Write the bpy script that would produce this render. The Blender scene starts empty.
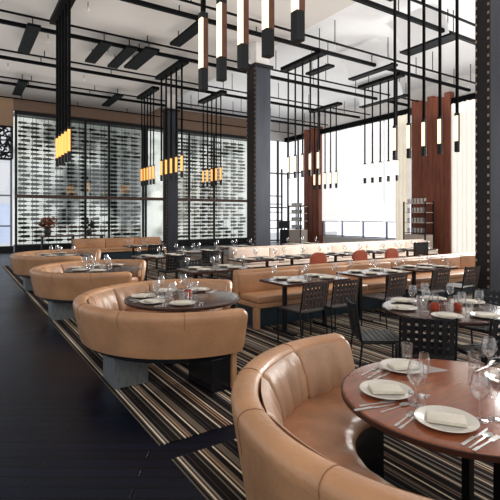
import bpy, bmesh, math, random
from mathutils import Vector, Matrix
R = random.Random(7)
PI = math.pi
C = bpy.context.scene.collection
F, YH, H = 450.0, 216.0, 1.66
YAW = math.radians(33)
FW = (math.sin(YAW), math.cos(YAW)); RT = (math.cos(YAW), -math.sin(YAW))

def at(px, py, z):
    d = F * (H - z) / (py - YH); l = (px - 250) * d / F
    return (d * FW[0] + l * RT[0], d * FW[1] + l * RT[1])
def pix(p):
    d = p[0] * FW[0] + p[1] * FW[1]; l = p[0] * RT[0] + p[1] * RT[1]
    return 250 + F * l / d, YH + F * (H - p[2]) / d

# ------------------------------------------------------------------ materials
def srgb(r, g, b):
    f = lambda c: (c / 255 / 12.92) if c <= 10 else ((c / 255 + .055) / 1.055) ** 2.4
    return (f(r), f(g), f(b), 1)
MATS = {}
def mat(name, col, rough=.5, metal=0, var=0, vscale=5, bump=0, bscale=40, emit=0, coat=0, spec=None, stretch=None):
    m = bpy.data.materials.new(name); m.use_nodes = True
    nt = m.node_tree; N = nt.nodes; L = nt.links
    b = N['Principled BSDF']
    b.inputs['Base Color'].default_value = col
    b.inputs['Roughness'].default_value = rough
    b.inputs['Metallic'].default_value = metal
    if coat: b.inputs['Coat Weight'].default_value = coat; b.inputs['Coat Roughness'].default_value = .12
    if spec is not None: b.inputs['Specular IOR Level'].default_value = spec
    tc = N.new('ShaderNodeTexCoord'); mp = N.new('ShaderNodeMapping')
    L.new(tc.outputs['Object'], mp.inputs['Vector'])
    if stretch: mp.inputs['Scale'].default_value = stretch
    if var or True:
        n = N.new('ShaderNodeTexNoise'); n.inputs['Scale'].default_value = vscale; n.inputs['Detail'].default_value = 5
        L.new(mp.outputs[0], n.inputs['Vector'])
        r = N.new('ShaderNodeValToRGB')
        v = max(var, .02)
        lo = tuple(c * (1 - v) for c in col[:3]) + (1,); hi = tuple(min(1, c * (1 + v)) for c in col[:3]) + (1,)
        r.color_ramp.elements[0].color = lo; r.color_ramp.elements[1].color = hi
        r.color_ramp.elements[0].position = .3; r.color_ramp.elements[1].position = .7
        L.new(n.outputs['Fac'], r.inputs[0]); L.new(r.outputs[0], b.inputs['Base Color'])
        if emit:
            L.new(r.outputs[0], b.inputs['Emission Color']); b.inputs['Emission Strength'].default_value = emit
    if bump:
        n2 = N.new('ShaderNodeTexNoise'); n2.inputs['Scale'].default_value = bscale; n2.inputs['Detail'].default_value = 4
        L.new(mp.outputs[0], n2.inputs['Vector'])
        bp = N.new('ShaderNodeBump'); bp.inputs['Strength'].default_value = bump; bp.inputs['Distance'].default_value = .02
        L.new(n2.outputs['Fac'], bp.inputs['Height']); L.new(bp.outputs[0], b.inputs['Normal'])
    MATS[name] = m
    return m
def glass_mat(name, tint=(1, 1, 1, 1), lo=.05, hi=.75, rough=.02):
    m = bpy.data.materials.new(name); m.use_nodes = True
    nt = m.node_tree; N = nt.nodes; L = nt.links
    N.remove(N['Principled BSDF'])
    t = N.new('ShaderNodeBsdfTransparent'); t.inputs[0].default_value = tint
    g = N.new('ShaderNodeBsdfGlossy'); g.inputs['Roughness'].default_value = rough
    lw = N.new('ShaderNodeLayerWeight'); lw.inputs['Blend'].default_value = .25
    mr = N.new('ShaderNodeMapRange'); mr.inputs['To Min'].default_value = lo; mr.inputs['To Max'].default_value = hi
    mx = N.new('ShaderNodeMixShader')
    L.new(lw.outputs['Facing'], mr.inputs['Value']); L.new(mr.outputs[0], mx.inputs[0])
    L.new(t.outputs[0], mx.inputs[1]); L.new(g.outputs[0], mx.inputs[2])
    L.new(mx.outputs[0], N['Material Output'].inputs['Surface'])
    return m

M_leather = mat('tan_leather', srgb(192, 143, 104), .4, var=.18, vscale=3, bump=.25, bscale=25, coat=.12)
M_leather_in = mat('tan_leather_inner', srgb(178, 138, 108), .42, var=.22, vscale=4, bump=.35, bscale=9, stretch=(1.6, 1.6, .5))
M_seat = mat('tan_seat_leather', srgb(170, 120, 86), .38, var=.25, vscale=5, bump=.5, bscale=8)
M_black = mat('black_metal', srgb(22, 22, 25), .45, metal=.3, var=.1)
M_blackgloss = mat('black_lacquer', srgb(14, 16, 22), .25, var=.1)
M_rail = mat('black_rail_steel', srgb(9, 9, 11), .6, var=.1, spec=.08)
M_baffle = mat('dark_steel_baffle', srgb(12, 15, 18), .6, spec=.08, metal=0, var=.25, vscale=6)
M_wood = mat('mahogany_tabletop', srgb(142, 78, 48), .2, var=.2, vscale=4, stretch=(1, 5, 1), coat=.4)
M_walnut = mat('dark_walnut', srgb(74, 44, 36), .2, var=.3, vscale=6, stretch=(8, 1, 1), coat=.5)
M_rim = mat('dark_table_rim', srgb(52, 26, 20), .35, var=.2, vscale=8)
M_plate = mat('white_porcelain', srgb(222, 216, 206), .18, var=.03, coat=.3)
M_napkin = mat('ivory_linen', srgb(220, 212, 196), .85, var=.06, vscale=12, bump=.25, bscale=60)
M_cutlery = mat('polished_steel', srgb(205, 203, 200), .3, metal=.55)
M_glass = glass_mat('clear_glass', lo=.06, hi=.8)
M_pane = glass_mat('pane_glass', (.96, .98, .97, 1), lo=.09, hi=.35, rough=.0)
M_winglass = glass_mat('window_glass', (.99, .99, 1, 1), lo=.02, hi=.2, rough=.0)
M_red = mat('red_votive_glass', srgb(165, 70, 50), .25, var=.15, emit=.08)
M_terra = mat('terracotta_leather', srgb(190, 92, 62), .45, var=.12, vscale=6, bump=.1)
M_cream = mat('cream_leather', srgb(232, 212, 196), .5, var=.08, vscale=4)
M_teal = mat('dark_teal_plinth', srgb(28, 46, 56), .35, var=.2)
M_blockmetal = mat('brushed_steel_block', srgb(128, 132, 134), .4, metal=.35, var=.25, vscale=9, stretch=(5, 5, 1))
M_chair = mat('black_woven_leather', srgb(26, 26, 31), .45, var=.25, vscale=30, bump=.2)
M_chairbrown = mat('brown_woven_leather', srgb(74, 64, 62), .45, var=.25, vscale=30, bump=.2)
M_column = mat('blue_steel_column', srgb(62, 66, 75), .42, metal=.3, var=.25, vscale=2.2, stretch=(1, 1, .4))
M_strip = mat('rusty_edge_strip', srgb(36, 28, 28), .5, metal=.3, var=.3, vscale=14)
M_rivet = mat('rivet_steel', srgb(170, 150, 130), .35, metal=.5)
M_white = mat('white_plaster', srgb(232, 228, 224), .85, var=.04, vscale=1.2)
M_ceil = mat('ceiling_plaster_shaded', srgb(218, 212, 206), .9, var=.05, vscale=.6)  # shade of the lower ceiling is put into this duller plaster colour
M_ceil2 = mat('ceiling_plaster_lit', srgb(236, 236, 236), .9, var=.03, vscale=.6)  # paler copy of the plaster, window light painted into its colour
M_tan = mat('tan_wall', srgb(190, 156, 126), .8, var=.05)
M_brown = mat('brown_wall', srgb(140, 114, 96), .8, var=.06)
M_pier = mat('oxblood_timber', srgb(138, 76, 55), .5, var=.24, vscale=4, stretch=(1, 2, .35))
M_blind = mat('white_roller_fabric', srgb(250, 250, 248), .9, var=.015, emit=.8)  # emission stands in for daylight coming through the fabric
M_curtain = mat('cream_sheer_curtain', srgb(240, 230, 212), .9, var=.05, vscale=3, emit=.5)  # glows in place of daylight behind the sheer cloth
M_curtain2 = mat('white_sheer_curtain', srgb(246, 240, 230), .9, var=.03, vscale=3, emit=.62)  # emission imitates daylight shining through the curtain
M_lampwood = mat('lamp_walnut', srgb(112, 66, 44), .45, var=.2, vscale=20)
M_glow = mat('lamp_glow', srgb(255, 232, 192), .5, var=.02, emit=1.5)
M_glow2 = mat('lamp_glow_warm', srgb(255, 178, 92), .5, var=.02, emit=1.2)
M_glow3 = mat('lamp_glow_white', srgb(255, 246, 228), .5, var=.02, emit=3)
M_bottle = mat('dark_bottle_glass', srgb(10, 14, 13), .35, var=.3, vscale=5)
M_lattice = mat('lattice_black', srgb(18, 18, 20), .6)
M_leaf = mat('dark_leaves', srgb(48, 52, 40), .6, var=.4, vscale=12)
M_bloom = mat('rust_blooms', srgb(120, 66, 44), .7, var=.4, vscale=12)
M_pot = mat('dark_pot', srgb(40, 38, 38), .5)
M_exterior = mat('pale_facade', srgb(214, 216, 232), .9, var=.06, vscale=1, emit=1.9)  # outdoor daylight on the facade is given as emission

def wine_back(gx, gz, off):  # uneven rack lighting painted as noise and gradients in colour and glow
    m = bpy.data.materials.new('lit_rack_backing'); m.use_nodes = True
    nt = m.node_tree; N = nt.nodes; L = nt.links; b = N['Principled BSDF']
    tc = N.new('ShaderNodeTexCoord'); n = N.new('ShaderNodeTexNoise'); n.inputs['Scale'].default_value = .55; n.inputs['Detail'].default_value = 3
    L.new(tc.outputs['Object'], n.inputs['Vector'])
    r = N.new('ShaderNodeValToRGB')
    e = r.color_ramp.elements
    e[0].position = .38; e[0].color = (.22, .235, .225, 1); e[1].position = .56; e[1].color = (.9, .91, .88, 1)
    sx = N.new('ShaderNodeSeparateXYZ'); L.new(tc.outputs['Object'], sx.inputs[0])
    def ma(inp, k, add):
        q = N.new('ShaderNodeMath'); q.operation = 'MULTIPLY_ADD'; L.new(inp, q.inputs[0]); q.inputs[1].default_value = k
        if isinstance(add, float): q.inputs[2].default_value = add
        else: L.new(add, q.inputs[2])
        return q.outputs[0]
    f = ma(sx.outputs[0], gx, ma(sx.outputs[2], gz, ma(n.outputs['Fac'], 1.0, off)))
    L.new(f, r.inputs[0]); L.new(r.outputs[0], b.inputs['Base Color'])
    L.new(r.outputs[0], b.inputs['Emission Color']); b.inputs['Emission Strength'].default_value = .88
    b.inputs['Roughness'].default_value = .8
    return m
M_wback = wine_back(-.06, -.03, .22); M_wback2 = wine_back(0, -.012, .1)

def rug_mat():
    m = bpy.data.materials.new('striped_rug'); m.use_nodes = True
    nt = m.node_tree; N = nt.nodes; L = nt.links; b = N['Principled BSDF']
    tc = N.new('ShaderNodeTexCoord'); sx = N.new('ShaderNodeSeparateXYZ'); L.new(tc.outputs['Object'], sx.inputs[0])
    def math_(op, a, v):
        k = N.new('ShaderNodeMath'); k.operation = op; L.new(a, k.inputs[0]); k.inputs[1].default_value = v; return k.outputs[0]
    u = math_('MULTIPLY', sx.outputs[0], 74.0)
    fl = math_('FLOOR', u, 0)
    wn = N.new('ShaderNodeTexWhiteNoise'); wn.noise_dimensions = '1D'; L.new(fl, wn.inputs['W'])
    r = N.new('ShaderNodeValToRGB'); r.color_ramp.interpolation = 'CONSTANT'
    el = r.color_ramp.elements
    cols = [(0, srgb(26, 22, 23)), (.20, srgb(58, 48, 46)), (.34, srgb(118, 98, 84)), (.48, srgb(150, 140, 132)), (.60, srgb(40, 36, 38)), (.66, srgb(170, 136, 106)), (.74, srgb(226, 210, 184))]
    el[0].position = 0; el[0].color = cols[0][1]; el[1].position = cols[1][0]; el[1].color = cols[1][1]
    for p, c in cols[2:]:
        q = el.new(p); q.color = c
    L.new(wn.outputs['Value'], r.inputs[0])
    # every third-odd thread is always near black, so light threads stay separate
    md = math_('MODULO', fl, 2.0)
    dk = math_('LESS_THAN', md, .5)
    mx = N.new('ShaderNodeMix'); mx.data_type = 'RGBA'
    k = math_('MULTIPLY', dk, .82)
    L.new(k, mx.inputs[0]); L.new(r.outputs[0], mx.inputs[6]); mx.inputs[7].default_value = srgb(24, 21, 23)
    nz = N.new('ShaderNodeTexNoise'); nz.inputs['Scale'].default_value = 160; L.new(tc.outputs['Object'], nz.inputs['Vector'])
    mr = N.new('ShaderNodeMapRange'); mr.inputs['To Min'].default_value = .7; mr.inputs['To Max'].default_value = 1.2
    L.new(nz.outputs['Fac'], mr.inputs['Value'])
    m2 = N.new('ShaderNodeMix'); m2.data_type = 'RGBA'; m2.blend_type = 'MULTIPLY'; m2.inputs[0].default_value = 1
    cmb = N.new('ShaderNodeCombineColor'); 
    for i in range(3): L.new(mr.outputs[0], cmb.inputs[i])
    L.new(mx.outputs[2], m2.inputs[6]); L.new(cmb.outputs[0], m2.inputs[7])
    L.new(m2.outputs[2], b.inputs['Base Color']); b.inputs['Roughness'].default_value = .95
    b.inputs['Specular IOR Level'].default_value = .1
    return m
M_rug = rug_mat()

def floor_mat():
    m = bpy.data.materials.new('dark_plank_floor'); m.use_nodes = True
    nt = m.node_tree; N = nt.nodes; L = nt.links; b = N['Principled BSDF']
    tc = N.new('ShaderNodeTexCoord'); mp = N.new('ShaderNodeMapping'); L.new(tc.outputs['Object'], mp.inputs['Vector'])
    mp.inputs['Rotation'].default_value = (0, 0, math.radians(33))
    br = N.new('ShaderNodeTexBrick'); br.inputs['Scale'].default_value = 1
    br.inputs['Brick Width'].default_value = 1.4; br.inputs['Row Height'].default_value = .11; br.inputs['Mortar Size'].default_value = .012
    br.inputs['Color1'].default_value = srgb(3, 8, 24); br.inputs['Color2'].default_value = srgb(8, 15, 34); br.inputs['Mortar'].default_value = srgb(3, 4, 8)
    L.new(mp.outputs[0], br.inputs['Vector']); L.new(br.outputs['Color'], b.inputs['Base Color'])
    bp = N.new('ShaderNodeBump'); bp.inputs['Strength'].default_value = .6; bp.inputs['Distance'].default_value = .01
    L.new(br.outputs['Fac'], bp.inputs['Height']); bp.invert = True; L.new(bp.outputs[0], b.inputs['Normal'])
    n = N.new('ShaderNodeTexNoise'); n.inputs['Scale'].default_value = 1.3; L.new(tc.outputs['Object'], n.inputs['Vector'])
    mr = N.new('ShaderNodeMapRange'); mr.inputs['To Min'].default_value = .28; mr.inputs['To Max'].default_value = .42
    L.new(n.outputs['Fac'], mr.inputs['Value']); L.new(mr.outputs[0], b.inputs['Roughness'])
    b.inputs['Specular IOR Level'].default_value = .24; b.inputs['Specular Tint'].default_value = (.5, .72, 1, 1)
    return m
M_floor = floor_mat()

# ------------------------------------------------------------------ mesh helpers
def bm_(): return bmesh.new()
def box(bm, x0, x1, y0, y1, z0, z1, bev=0):
    vs = [bm.verts.new((x, y, z)) for z in (z0, z1) for y in (y0, y1) for x in (x0, x1)]
    fs = [(0, 2, 3, 1), (4, 5, 7, 6), (0, 1, 5, 4), (2, 6, 7, 3), (0, 4, 6, 2), (1, 3, 7, 5)]
    faces = [bm.faces.new([vs[i] for i in f]) for f in fs]
    if bev:
        es = list({e for f in faces for e in f.edges})
        bmesh.ops.bevel(bm, geom=es, offset=bev, segments=2, affect='EDGES', profile=.6)
def tube(bm, p0, p1, r0, r1=None, n=8, cap=True):
    r1 = r0 if r1 is None else r1
    p0 = Vector(p0); p1 = Vector(p1); d = (p1 - p0).normalized()
    a = d.orthogonal().normalized(); b = d.cross(a)
    A = [bm.verts.new(p0 + (a * math.cos(t) + b * math.sin(t)) * r0) for t in [2 * PI * i / n for i in range(n)]]
    B = [bm.verts.new(p1 + (a * math.cos(t) + b * math.sin(t)) * r1) for t in [2 * PI * i / n for i in range(n)]]
    for i in range(n):
        bm.faces.new((A[i], A[(i + 1) % n], B[(i + 1) % n], B[i]))
    if cap: bm.faces.new(A[::-1]); bm.faces.new(B)
def path(bm, pts, r, n=6):
    for a, b in zip(pts, pts[1:]): tube(bm, a, b, r, n=n)
def lathe(bm, prof, n=20, c=(0, 0, 0), closed=False):
    rings = []
    for r, z in prof:
        if r < 1e-5: rings.append([bm.verts.new((c[0], c[1], c[2] + z))])
        else: rings.append([bm.verts.new((c[0] + r * math.cos(2 * PI * i / n), c[1] + r * math.sin(2 * PI * i / n), c[2] + z)) for i in range(n)])
    for A, B in zip(rings, rings[1:]):
        for i in range(n):
            j = (i + 1) % n
            f = [A[i % len(A)], A[j % len(A)], B[j % len(B)], B[i % len(B)]]
            u = []
            for v in f:
                if v not in u: u.append(v)
            if len(u) > 2: bm.faces.new(u)
def sweep_arc(bm, prof, a0, a1, n, c=(0, 0), endround=.03, puff=None):
    """closed (r,z) profile swept round a vertical axis, with slightly rounded ends"""
    cr = sum(p[0] for p in prof) / len(prof); cz = sum(p[1] for p in prof) / len(prof)
    da = endround / max(cr, .2)
    stations = [(a0, .80), (a0 + da * .35, .95), (a0 + da, 1)] + [(a0 + da + (a1 - a0 - 2 * da) * i / n, 1) for i in range(1, n)] + [(a1 - da, 1), (a1 - da * .35, .95), (a1, .80)]
    rings = []
    for k, (a, s) in enumerate(stations):
        t = (a - a0) / (a1 - a0)
        ring = []
        for (r, z) in prof:
            rr, zz = cr + (r - cr) * s, cz + (z - cz) * s
            if puff: rr, zz = puff(rr, zz, t)
            ring.append(bm.verts.new((c[0] + rr * math.cos(a), c[1] + rr * math.sin(a), zz)))
        rings.append(ring)
    m = len(prof)
    for A, B in zip(rings, rings[1:]):
        for i in range(m):
            bm.faces.new((A[i], A[(i + 1) % m], B[(i + 1) % m], B[i]))
    bm.faces.new(rings[0][::-1]); bm.faces.new(rings[-1])
def obj(name, bm, m, parent=None, smooth=False, angle=40):
    bmesh.ops.recalc_face_normals(bm, faces=bm.faces)
    me = bpy.data.meshes.new(name); bm.to_mesh(me); bm.free()
    me.materials.append(m)
    if smooth:
        me.polygons.foreach_set('use_smooth', [True] * len(me.polygons))
        try: me.set_sharp_from_angle(angle=math.radians(angle))
        except Exception: pass
    o = bpy.data.objects.new(name, me); C.objects.link(o)
    if parent: o.parent = parent
    return o
def tag(o, label, cat, group=None, kind=None):
    if label: o['label'] = label
    if cat: o['category'] = cat
    if group: o['group'] = group
    if kind: o['kind'] = kind
    return o
def thing(name, label, cat, loc=(0, 0, 0), rz=0, group=None):
    o = bpy.data.objects.new(name, None); C.objects.link(o)
    o.empty_display_size = .1
    o.location = loc; o.rotation_euler = (0, 0, rz)
    return tag(o, label, cat, group)
def struct(name, bm, m, **k):
    o = obj(name, bm, m, **k)
    if not o.parent: o['kind'] = 'structure'
    return o
def dup(root, loc, rz=0, label=None, group=None):
    r = root.copy(); C.objects.link(r); r.location = loc; r.rotation_euler = (0, 0, rz)
    if label: r['label'] = label
    if group: r['group'] = group
    for ch in list(root.children):
        c = ch.copy(); C.objects.link(c); c.parent = r
        for g in list(ch.children):
            d = g.copy(); C.objects.link(d); d.parent = c
    return r

# ------------------------------------------------------------------ room shell
WX, WY = 18.0, 23.3
CZ1, CZ2 = 7.1, 7.6
bm = bm_(); box(bm, -5, WX + .3, -3, WY + .3, -.1, 0); struct('floor', bm, M_floor)
bm = bm_(); box(bm, -5, 8.5, -3, WY + .3, CZ1, CZ1 + .7); struct('ceiling', bm, M_ceil)
bm = bm_(); box(bm, 8.5, WX + .3, -3, WY + .3, CZ2, CZ2 + .2); struct('ceiling', bm, M_ceil2)
# back wall: pieces around the openings
bm = bm_(); box(bm, -5, 2.15, WY, WY + .25, 5.75, CZ1); struct('wall_back', bm, M_tan)
bm = bm_(); box(bm, 2.15, 8.5, WY, WY + .25, 6.55, CZ1); box(bm, 8.5, 15.3, WY, WY + .25, 6.55, CZ2); struct('wall_back', bm, M_brown)
bm = bm_(); box(bm, 15.3, WX + .3, WY, WY + .25, 6.5, CZ2); struct('wall_back', bm, M_white)
bm = bm_(); box(bm, -5, 2.15, WY - .02, WY + .1, 0, .28); struct('baseboard_back', bm, M_black)

# left-hand bright window with the fretwork screen above it
bm = bm_()
for x in (.4, 1.0, 1.55, 2.06): box(bm, x - .04, x + .04, WY, WY + .1, .28, 5.75)
for z in (4.25, 2.6, 1.2): box(bm, -2, 2.1, WY + .01, WY + .09, z - .035, z + .035)
w = struct('window_1', bm, mat('pale_frame', srgb(150, 155, 165), .5))
bm = bm_(); box(bm, -2, 2.1, WY + .12, WY + .13, .28, 5.75); obj('pane', bm, M_winglass, w)
bm = bm_()
rr = random.Random(3)
for i in range(150):
    x = rr.uniform(-.6, 2.08); z = rr.uniform(4.3, 5.72); a = rr.uniform(0, PI); l = rr.uniform(.12, .3)
    dx, dz = math.cos(a) * l, math.sin(a) * l
    x0, x1 = max(-.6, x - dx), min(2.1, x + dx); z0, z1 = min(5.75, max(4.28, z - dz)), min(5.75, max(4.28, z + dz))
    tube(bm, (x0, WY - .05, z0), (x1, WY - .05, z1), .035, n=5)
for z in (4.28, 5.74): tube(bm, (-.6, WY - .05, z), (2.1, WY - .05, z), .04, n=5)
for x in (-.6, 2.1): tube(bm, (x, WY - .05, 4.28), (x, WY - .05, 5.74), .04, n=5)
obj('fretwork_screen', bm, M_lattice, w)

# pale building seen through the far windows
bm = bm_(); box(bm, -6, 2.6, WY + 7, WY + 7.4, 0, 2.4)
o = obj('facade', bm, mat('blue_grey_facade', srgb(182, 194, 216), .9, var=.1, vscale=1, emit=.6)); tag(o, 'pale blue facade seen through the window left of the wine wall', 'building')  # facade glows in place of outdoor light falling on it

# right wall: header, sill, piers, windows
def wallbox(name, y0, y1, z0, z1, m, x0=WX, x1=WX + .25):
    bm = bm_(); box(bm, x0, x1, y0, y1, z0, z1); return struct(name, bm, m)
wallbox('wall_right', -3, WY + .25, 6.72, CZ2, M_white)
wallbox('wall_right', -3, WY + .25, 0, .5, M_white)
bm = bm_(); box(bm, WX - .22, WX + .1, -3, WY, 6.45, 6.72); struct('trim_1', bm, M_rail)
for i, (y0, y1, zt) in enumerate(((19.85, 21.2, 6.9), (11.5, 13.45, 7.0))):
    bm = bm_()
    n = 7
    for k in range(n):
        a = y0 + (y1 - y0) * k / n; b = y0 + (y1 - y0) * (k + 1) / n
        box(bm, WX - .32 - .015 * (k % 2), WX + .2, a, b - .004, 0, zt - .09 * ((k * 5) % 3))
    struct('wall_right_pier', bm, M_pier)
def win(n, y0, y1, mull, zs=(2.3, 4.4)):
    bm = bm_()
    for y in [y0 + .04] + list(mull) + [y1 - .04]: box(bm, WX, WX + .1, y - .035, y + .035, .5, 6.45)
    for z in (.55,) + tuple(zs): box(bm, WX + .01, WX + .09, y0, y1, z - .03, z + .03)
    w = struct('window_%d' % n, bm, mat('window_frame_%d' % n, srgb(170, 172, 182) if n != 2 else srgb(70, 70, 76), .5))
    bm = bm_(); box(bm, WX + .13, WX + .14, y0, y1, .5, 6.45); obj('pane', bm, M_winglass, w)
win(2, 21.2, WY, (22.2,))
win(3, 13.45, 19.85, (15.2, 16.75, 18.3))
win(4, -3, 11.5, (2, 5, 8), (2.6,))
bm = bm_()
for x in (15.35, 16.4, 17.3): box(bm, x - .06, x + .06, WY, WY + .1, 0, 6.5)
for z in (.1, 2.2, 4.4): box(bm, 15.3, WX, WY + .01, WY + .09, z - .04, z + .04)
w = struct('window_5', bm, mat('window_frame_5', srgb(60, 62, 68), .5))
bm = bm_(); box(bm, 15.3, WX, WY + .12, WY + .13, 0, 6.5); obj('pane', bm, M_winglass, w)
bm = bm_(); box(bm, WX + 9, WX + 9.4, 10, 28, -1, 2.6)
o = obj('facade', bm, M_exterior); tag(o, 'pale lilac facade outside, seen below the white roller blinds', 'building')

bm = bm_(); box(bm, 14, 40, 36, 36.4, 0, 18)
o = obj('facade', bm, mat('glowing_white_backdrop', srgb(248, 248, 246), .9, var=.03, vscale=.5, emit=.8)); tag(o, 'glowing white backdrop added outside, seen through the corner windows', 'building')  # added glowing sheet that whitens the view through the corner windows
# roller blinds and curtains
def blind(y0, y1, zb, label):
    t = thing('roller_blind', label, 'blind', (WX - .12, (y0 + y1) / 2, 6.45), group='white roller blinds on the window wall')
    w = (y1 - y0) / 2 - .015
    bm = bm_(); box(bm, -.006, .006, -w, w, zb - 6.45, 0); obj('fabric', bm, M_blind, t)
    bm = bm_(); box(bm, -.015, .015, -w, w, zb - 6.45 - .04, zb - 6.45); obj('hem_bar', bm, mat('hem', srgb(190, 188, 184), .6), t)
    bm = bm_(); tube(bm, (0, -w, .02), (0, w, .02), .045, n=10); obj('roller', bm, mat('roller', srgb(190, 190, 190), .6), t, True)
    for z in (4.05,):
        bm = bm_(); box(bm, -.012, -.006, -w, w, z - 6.45 - .02, z - 6.45 + .02); obj('seam', bm, mat('seam', srgb(222, 220, 214), .8, emit=.8), t)  # seam glows along with the fabric, in place of daylight
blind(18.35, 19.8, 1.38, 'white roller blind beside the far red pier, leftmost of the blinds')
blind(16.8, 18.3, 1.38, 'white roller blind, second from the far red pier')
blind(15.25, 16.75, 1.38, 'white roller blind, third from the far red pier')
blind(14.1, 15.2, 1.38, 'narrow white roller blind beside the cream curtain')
def curtain(y0, y1, m, label, x=WX - .42, amp=.05, per=.21):
    bm = bm_()
    n = int((y1 - y0) / .03)
    for zz in (0, 1): pass
    cols = []
    for i in range(n + 1):
        y = y0 + (y1 - y0) * i / n
        xo = x + amp * math.sin(2 * PI * y / per) + .02 * math.sin(2 * PI * y / .57)
        cols.append([bm.verts.new((xo, y, .06)), bm.verts.new((x + (xo - x) * .8, y, 3)), bm.verts.new((x + (xo - x) * .6, y, 6.42))])
    for A, B in zip(cols, cols[1:]):
        for k in range(2): bm.faces.new((A[k], B[k], B[k + 1], A[k + 1]))
    o = obj('curtain', bm, m, None, True, 180); tag(o, label, 'curtain')
    bm = bm_(); tube(bm, (x, y0, 6.43), (x, y1, 6.43), .025, n=8); obj('curtain_rail', bm, M_rail, o)
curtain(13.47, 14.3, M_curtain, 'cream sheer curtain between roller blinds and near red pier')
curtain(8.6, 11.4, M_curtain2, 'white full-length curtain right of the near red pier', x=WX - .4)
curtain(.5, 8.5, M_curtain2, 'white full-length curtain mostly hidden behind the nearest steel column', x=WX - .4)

# ------------------------------------------------------------------ columns
def column(x, y, wx, wy, label):
    t = thing('steel_column', label, 'column', (x, y, 0), group='riveted steel columns')
    zt = 6.3
    bm = bm_(); box(bm, .03, wx - .03, .03, wy - .03, 0, zt, .01); obj('shaft', bm, M_column, t)
    bm = bm_(); box(bm, -.012, .03, .0, wy, 0, zt, .004); obj('side_plate', bm, M_strip, t)
    e = .045
    for (a, b) in ((-.02, -.01), (-.02, wy - e + .01)):
        bm = bm_(); box(bm, a, a + e, b, b + e, 0, zt, .006); s = obj('edge_strip', bm, M_strip, t)
        bm = bm_()
        for k in range(42):
            z = .12 + k * .148
            box(bm, a - .01, a + .002, b + .008, b + .038, z, z + .045)
        obj('rivets', bm, M_rivet, s)
    bm = bm_(); box(bm, -.04, wx + .04, -.04, wy + .04, zt, zt + .09, .01); obj('cap_plate', bm, M_black, t)
    bm = bm_(); box(bm, .06, wx - .06, .06, wy - .06, zt + .09, CZ1, .01); obj('capital', bm, M_white, t)
    bm = bm_(); box(bm, -.03, wx + .03, -.03, wy + .03, 0, .1, .01); obj('base_plate', bm, M_black, t)
column(7.7, 18.5, .55, .45, 'blue-grey steel column standing before the wine wall')
column(7.7, 11.54, .62, .46, 'grey steel column in the middle of the dining room')
column(7.7, 4.26, .75, .24, 'nearest steel column at the right edge, beside the round table')

# ------------------------------------------------------------------ wine cabinets
def wine_cabinet(x0, x1, posts, label, back):
    t = thing('wine_cabinet', label, 'wine rack', (x0, WY, 0))
    w = x1 - x0; d = .55
    bm = bm_(); box(bm, 0, w, d, d + .04, .3, 6.4); obj('back_panel', bm, back, t)
    bm = bm_(); box(bm, 0, w, -.05, d, 0, .32); obj('plinth', bm, M_black, t)
    bm = bm_(); box(bm, 0, w, -.1, d, 6.35, 6.5); obj('header', bm, M_black, t)
    for p in posts:
        bm = bm_(); box(bm, p - .05, p + .05, -.08, .02, .32, 6.35); obj('post', bm, M_black, t)
    bm = bm_(); box(bm, 0, w, -.09, .02, 2.5, 2.66); obj('transom', bm, mat('bronze_transom', srgb(98, 74, 64), .45, metal=.3), t)
    bm = bm_(); box(bm, 0, w, -.012, -.004, .32, 6.35); obj('glass_pane', bm, M_pane, t)
    return t
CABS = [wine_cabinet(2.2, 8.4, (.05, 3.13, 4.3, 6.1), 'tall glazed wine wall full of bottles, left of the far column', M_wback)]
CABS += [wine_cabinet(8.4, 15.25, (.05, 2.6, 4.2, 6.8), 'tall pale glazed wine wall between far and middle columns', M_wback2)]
BL = .5
bm = bm_(); lathe(bm, [(0, 0), (.06, 0), (.068, .02), (.068, .32), (.05, .37), (.026, .4), (.024, .49), (.027, .495), (0, .5)], 10)
bmesh.ops.rotate(bm, verts=bm.verts, matrix=Matrix.Rotation(PI / 2, 3, 'Y'))
bottle = obj('wine_bottle', bm, M_bottle, None, True, 60)
tag(bottle, 'dark wine bottle lying in the racks of the glazed wine wall', 'bottle', 'wine bottles in the wine wall')
first = [True]
RB = random.Random(11)
slots = []
for (x0, x1, pit) in ((2.36, 8.3, .535), (10.2, 15.15, .525)):
    x = x0
    while x + BL < x1:
        z = .5
        while z < 6.2:
            if abs(z - 2.58) > .16: slots.append((x, z))
            z += .205
        x += pit
RB.shuffle(slots)
keep = slots[:298]; rest = slots[298:298 + max(0, int((len(slots) - 298) * .95))]
for (x, z) in keep:
    flip = RB.random() < .5
    o = bottle if first[0] else bottle.copy()
    if not first[0]: C.objects.link(o)
    first[0] = False
    o.location = (x + (BL if flip else 0) + RB.uniform(-.012, .012), WY + .2, z); o.rotation_euler = (0, 0, PI if flip else 0)
if rest:
    bm = bm_()
    for (x, z) in rest:
        tube(bm, (x, WY + .2, z), (x + .32, WY + .2, z), .057, n=8); tube(bm, (x + .32, WY + .2, z), (x + .38, WY + .2, z), .057, .02, 8); tube(bm, (x + .38, WY + .2, z), (x + .5, WY + .2, z), .02, n=8)
    o = obj('wine_bottles', bm, M_bottle); tag(o, 'remaining dark wine bottles lying among the racks of the wine wall', 'bottles', kind='stuff')
# rack uprights, a part of each cabinet
for t, (x0, x1, pit) in zip(CABS, ((2.36, 8.3, .535), (10.2, 15.15, .525))):
    bm = bm_(); ox = t.location.x
    x = x0
    while x + BL < x1:
        for dx in (.09, .25):
            tube(bm, (x + dx - ox, .3, .32), (x + dx - ox, .3, 6.35), .012, n=5)
            z = .5
            while z < 6.2:
                if abs(z - 2.58) > .16: box(bm, x + dx - .012 - ox, x + dx + .012 - ox, .12, .31, z - .085, z - .07)
                z += .205
        x += pit
    obj('bottle_rack', bm, M_black, t)

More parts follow.
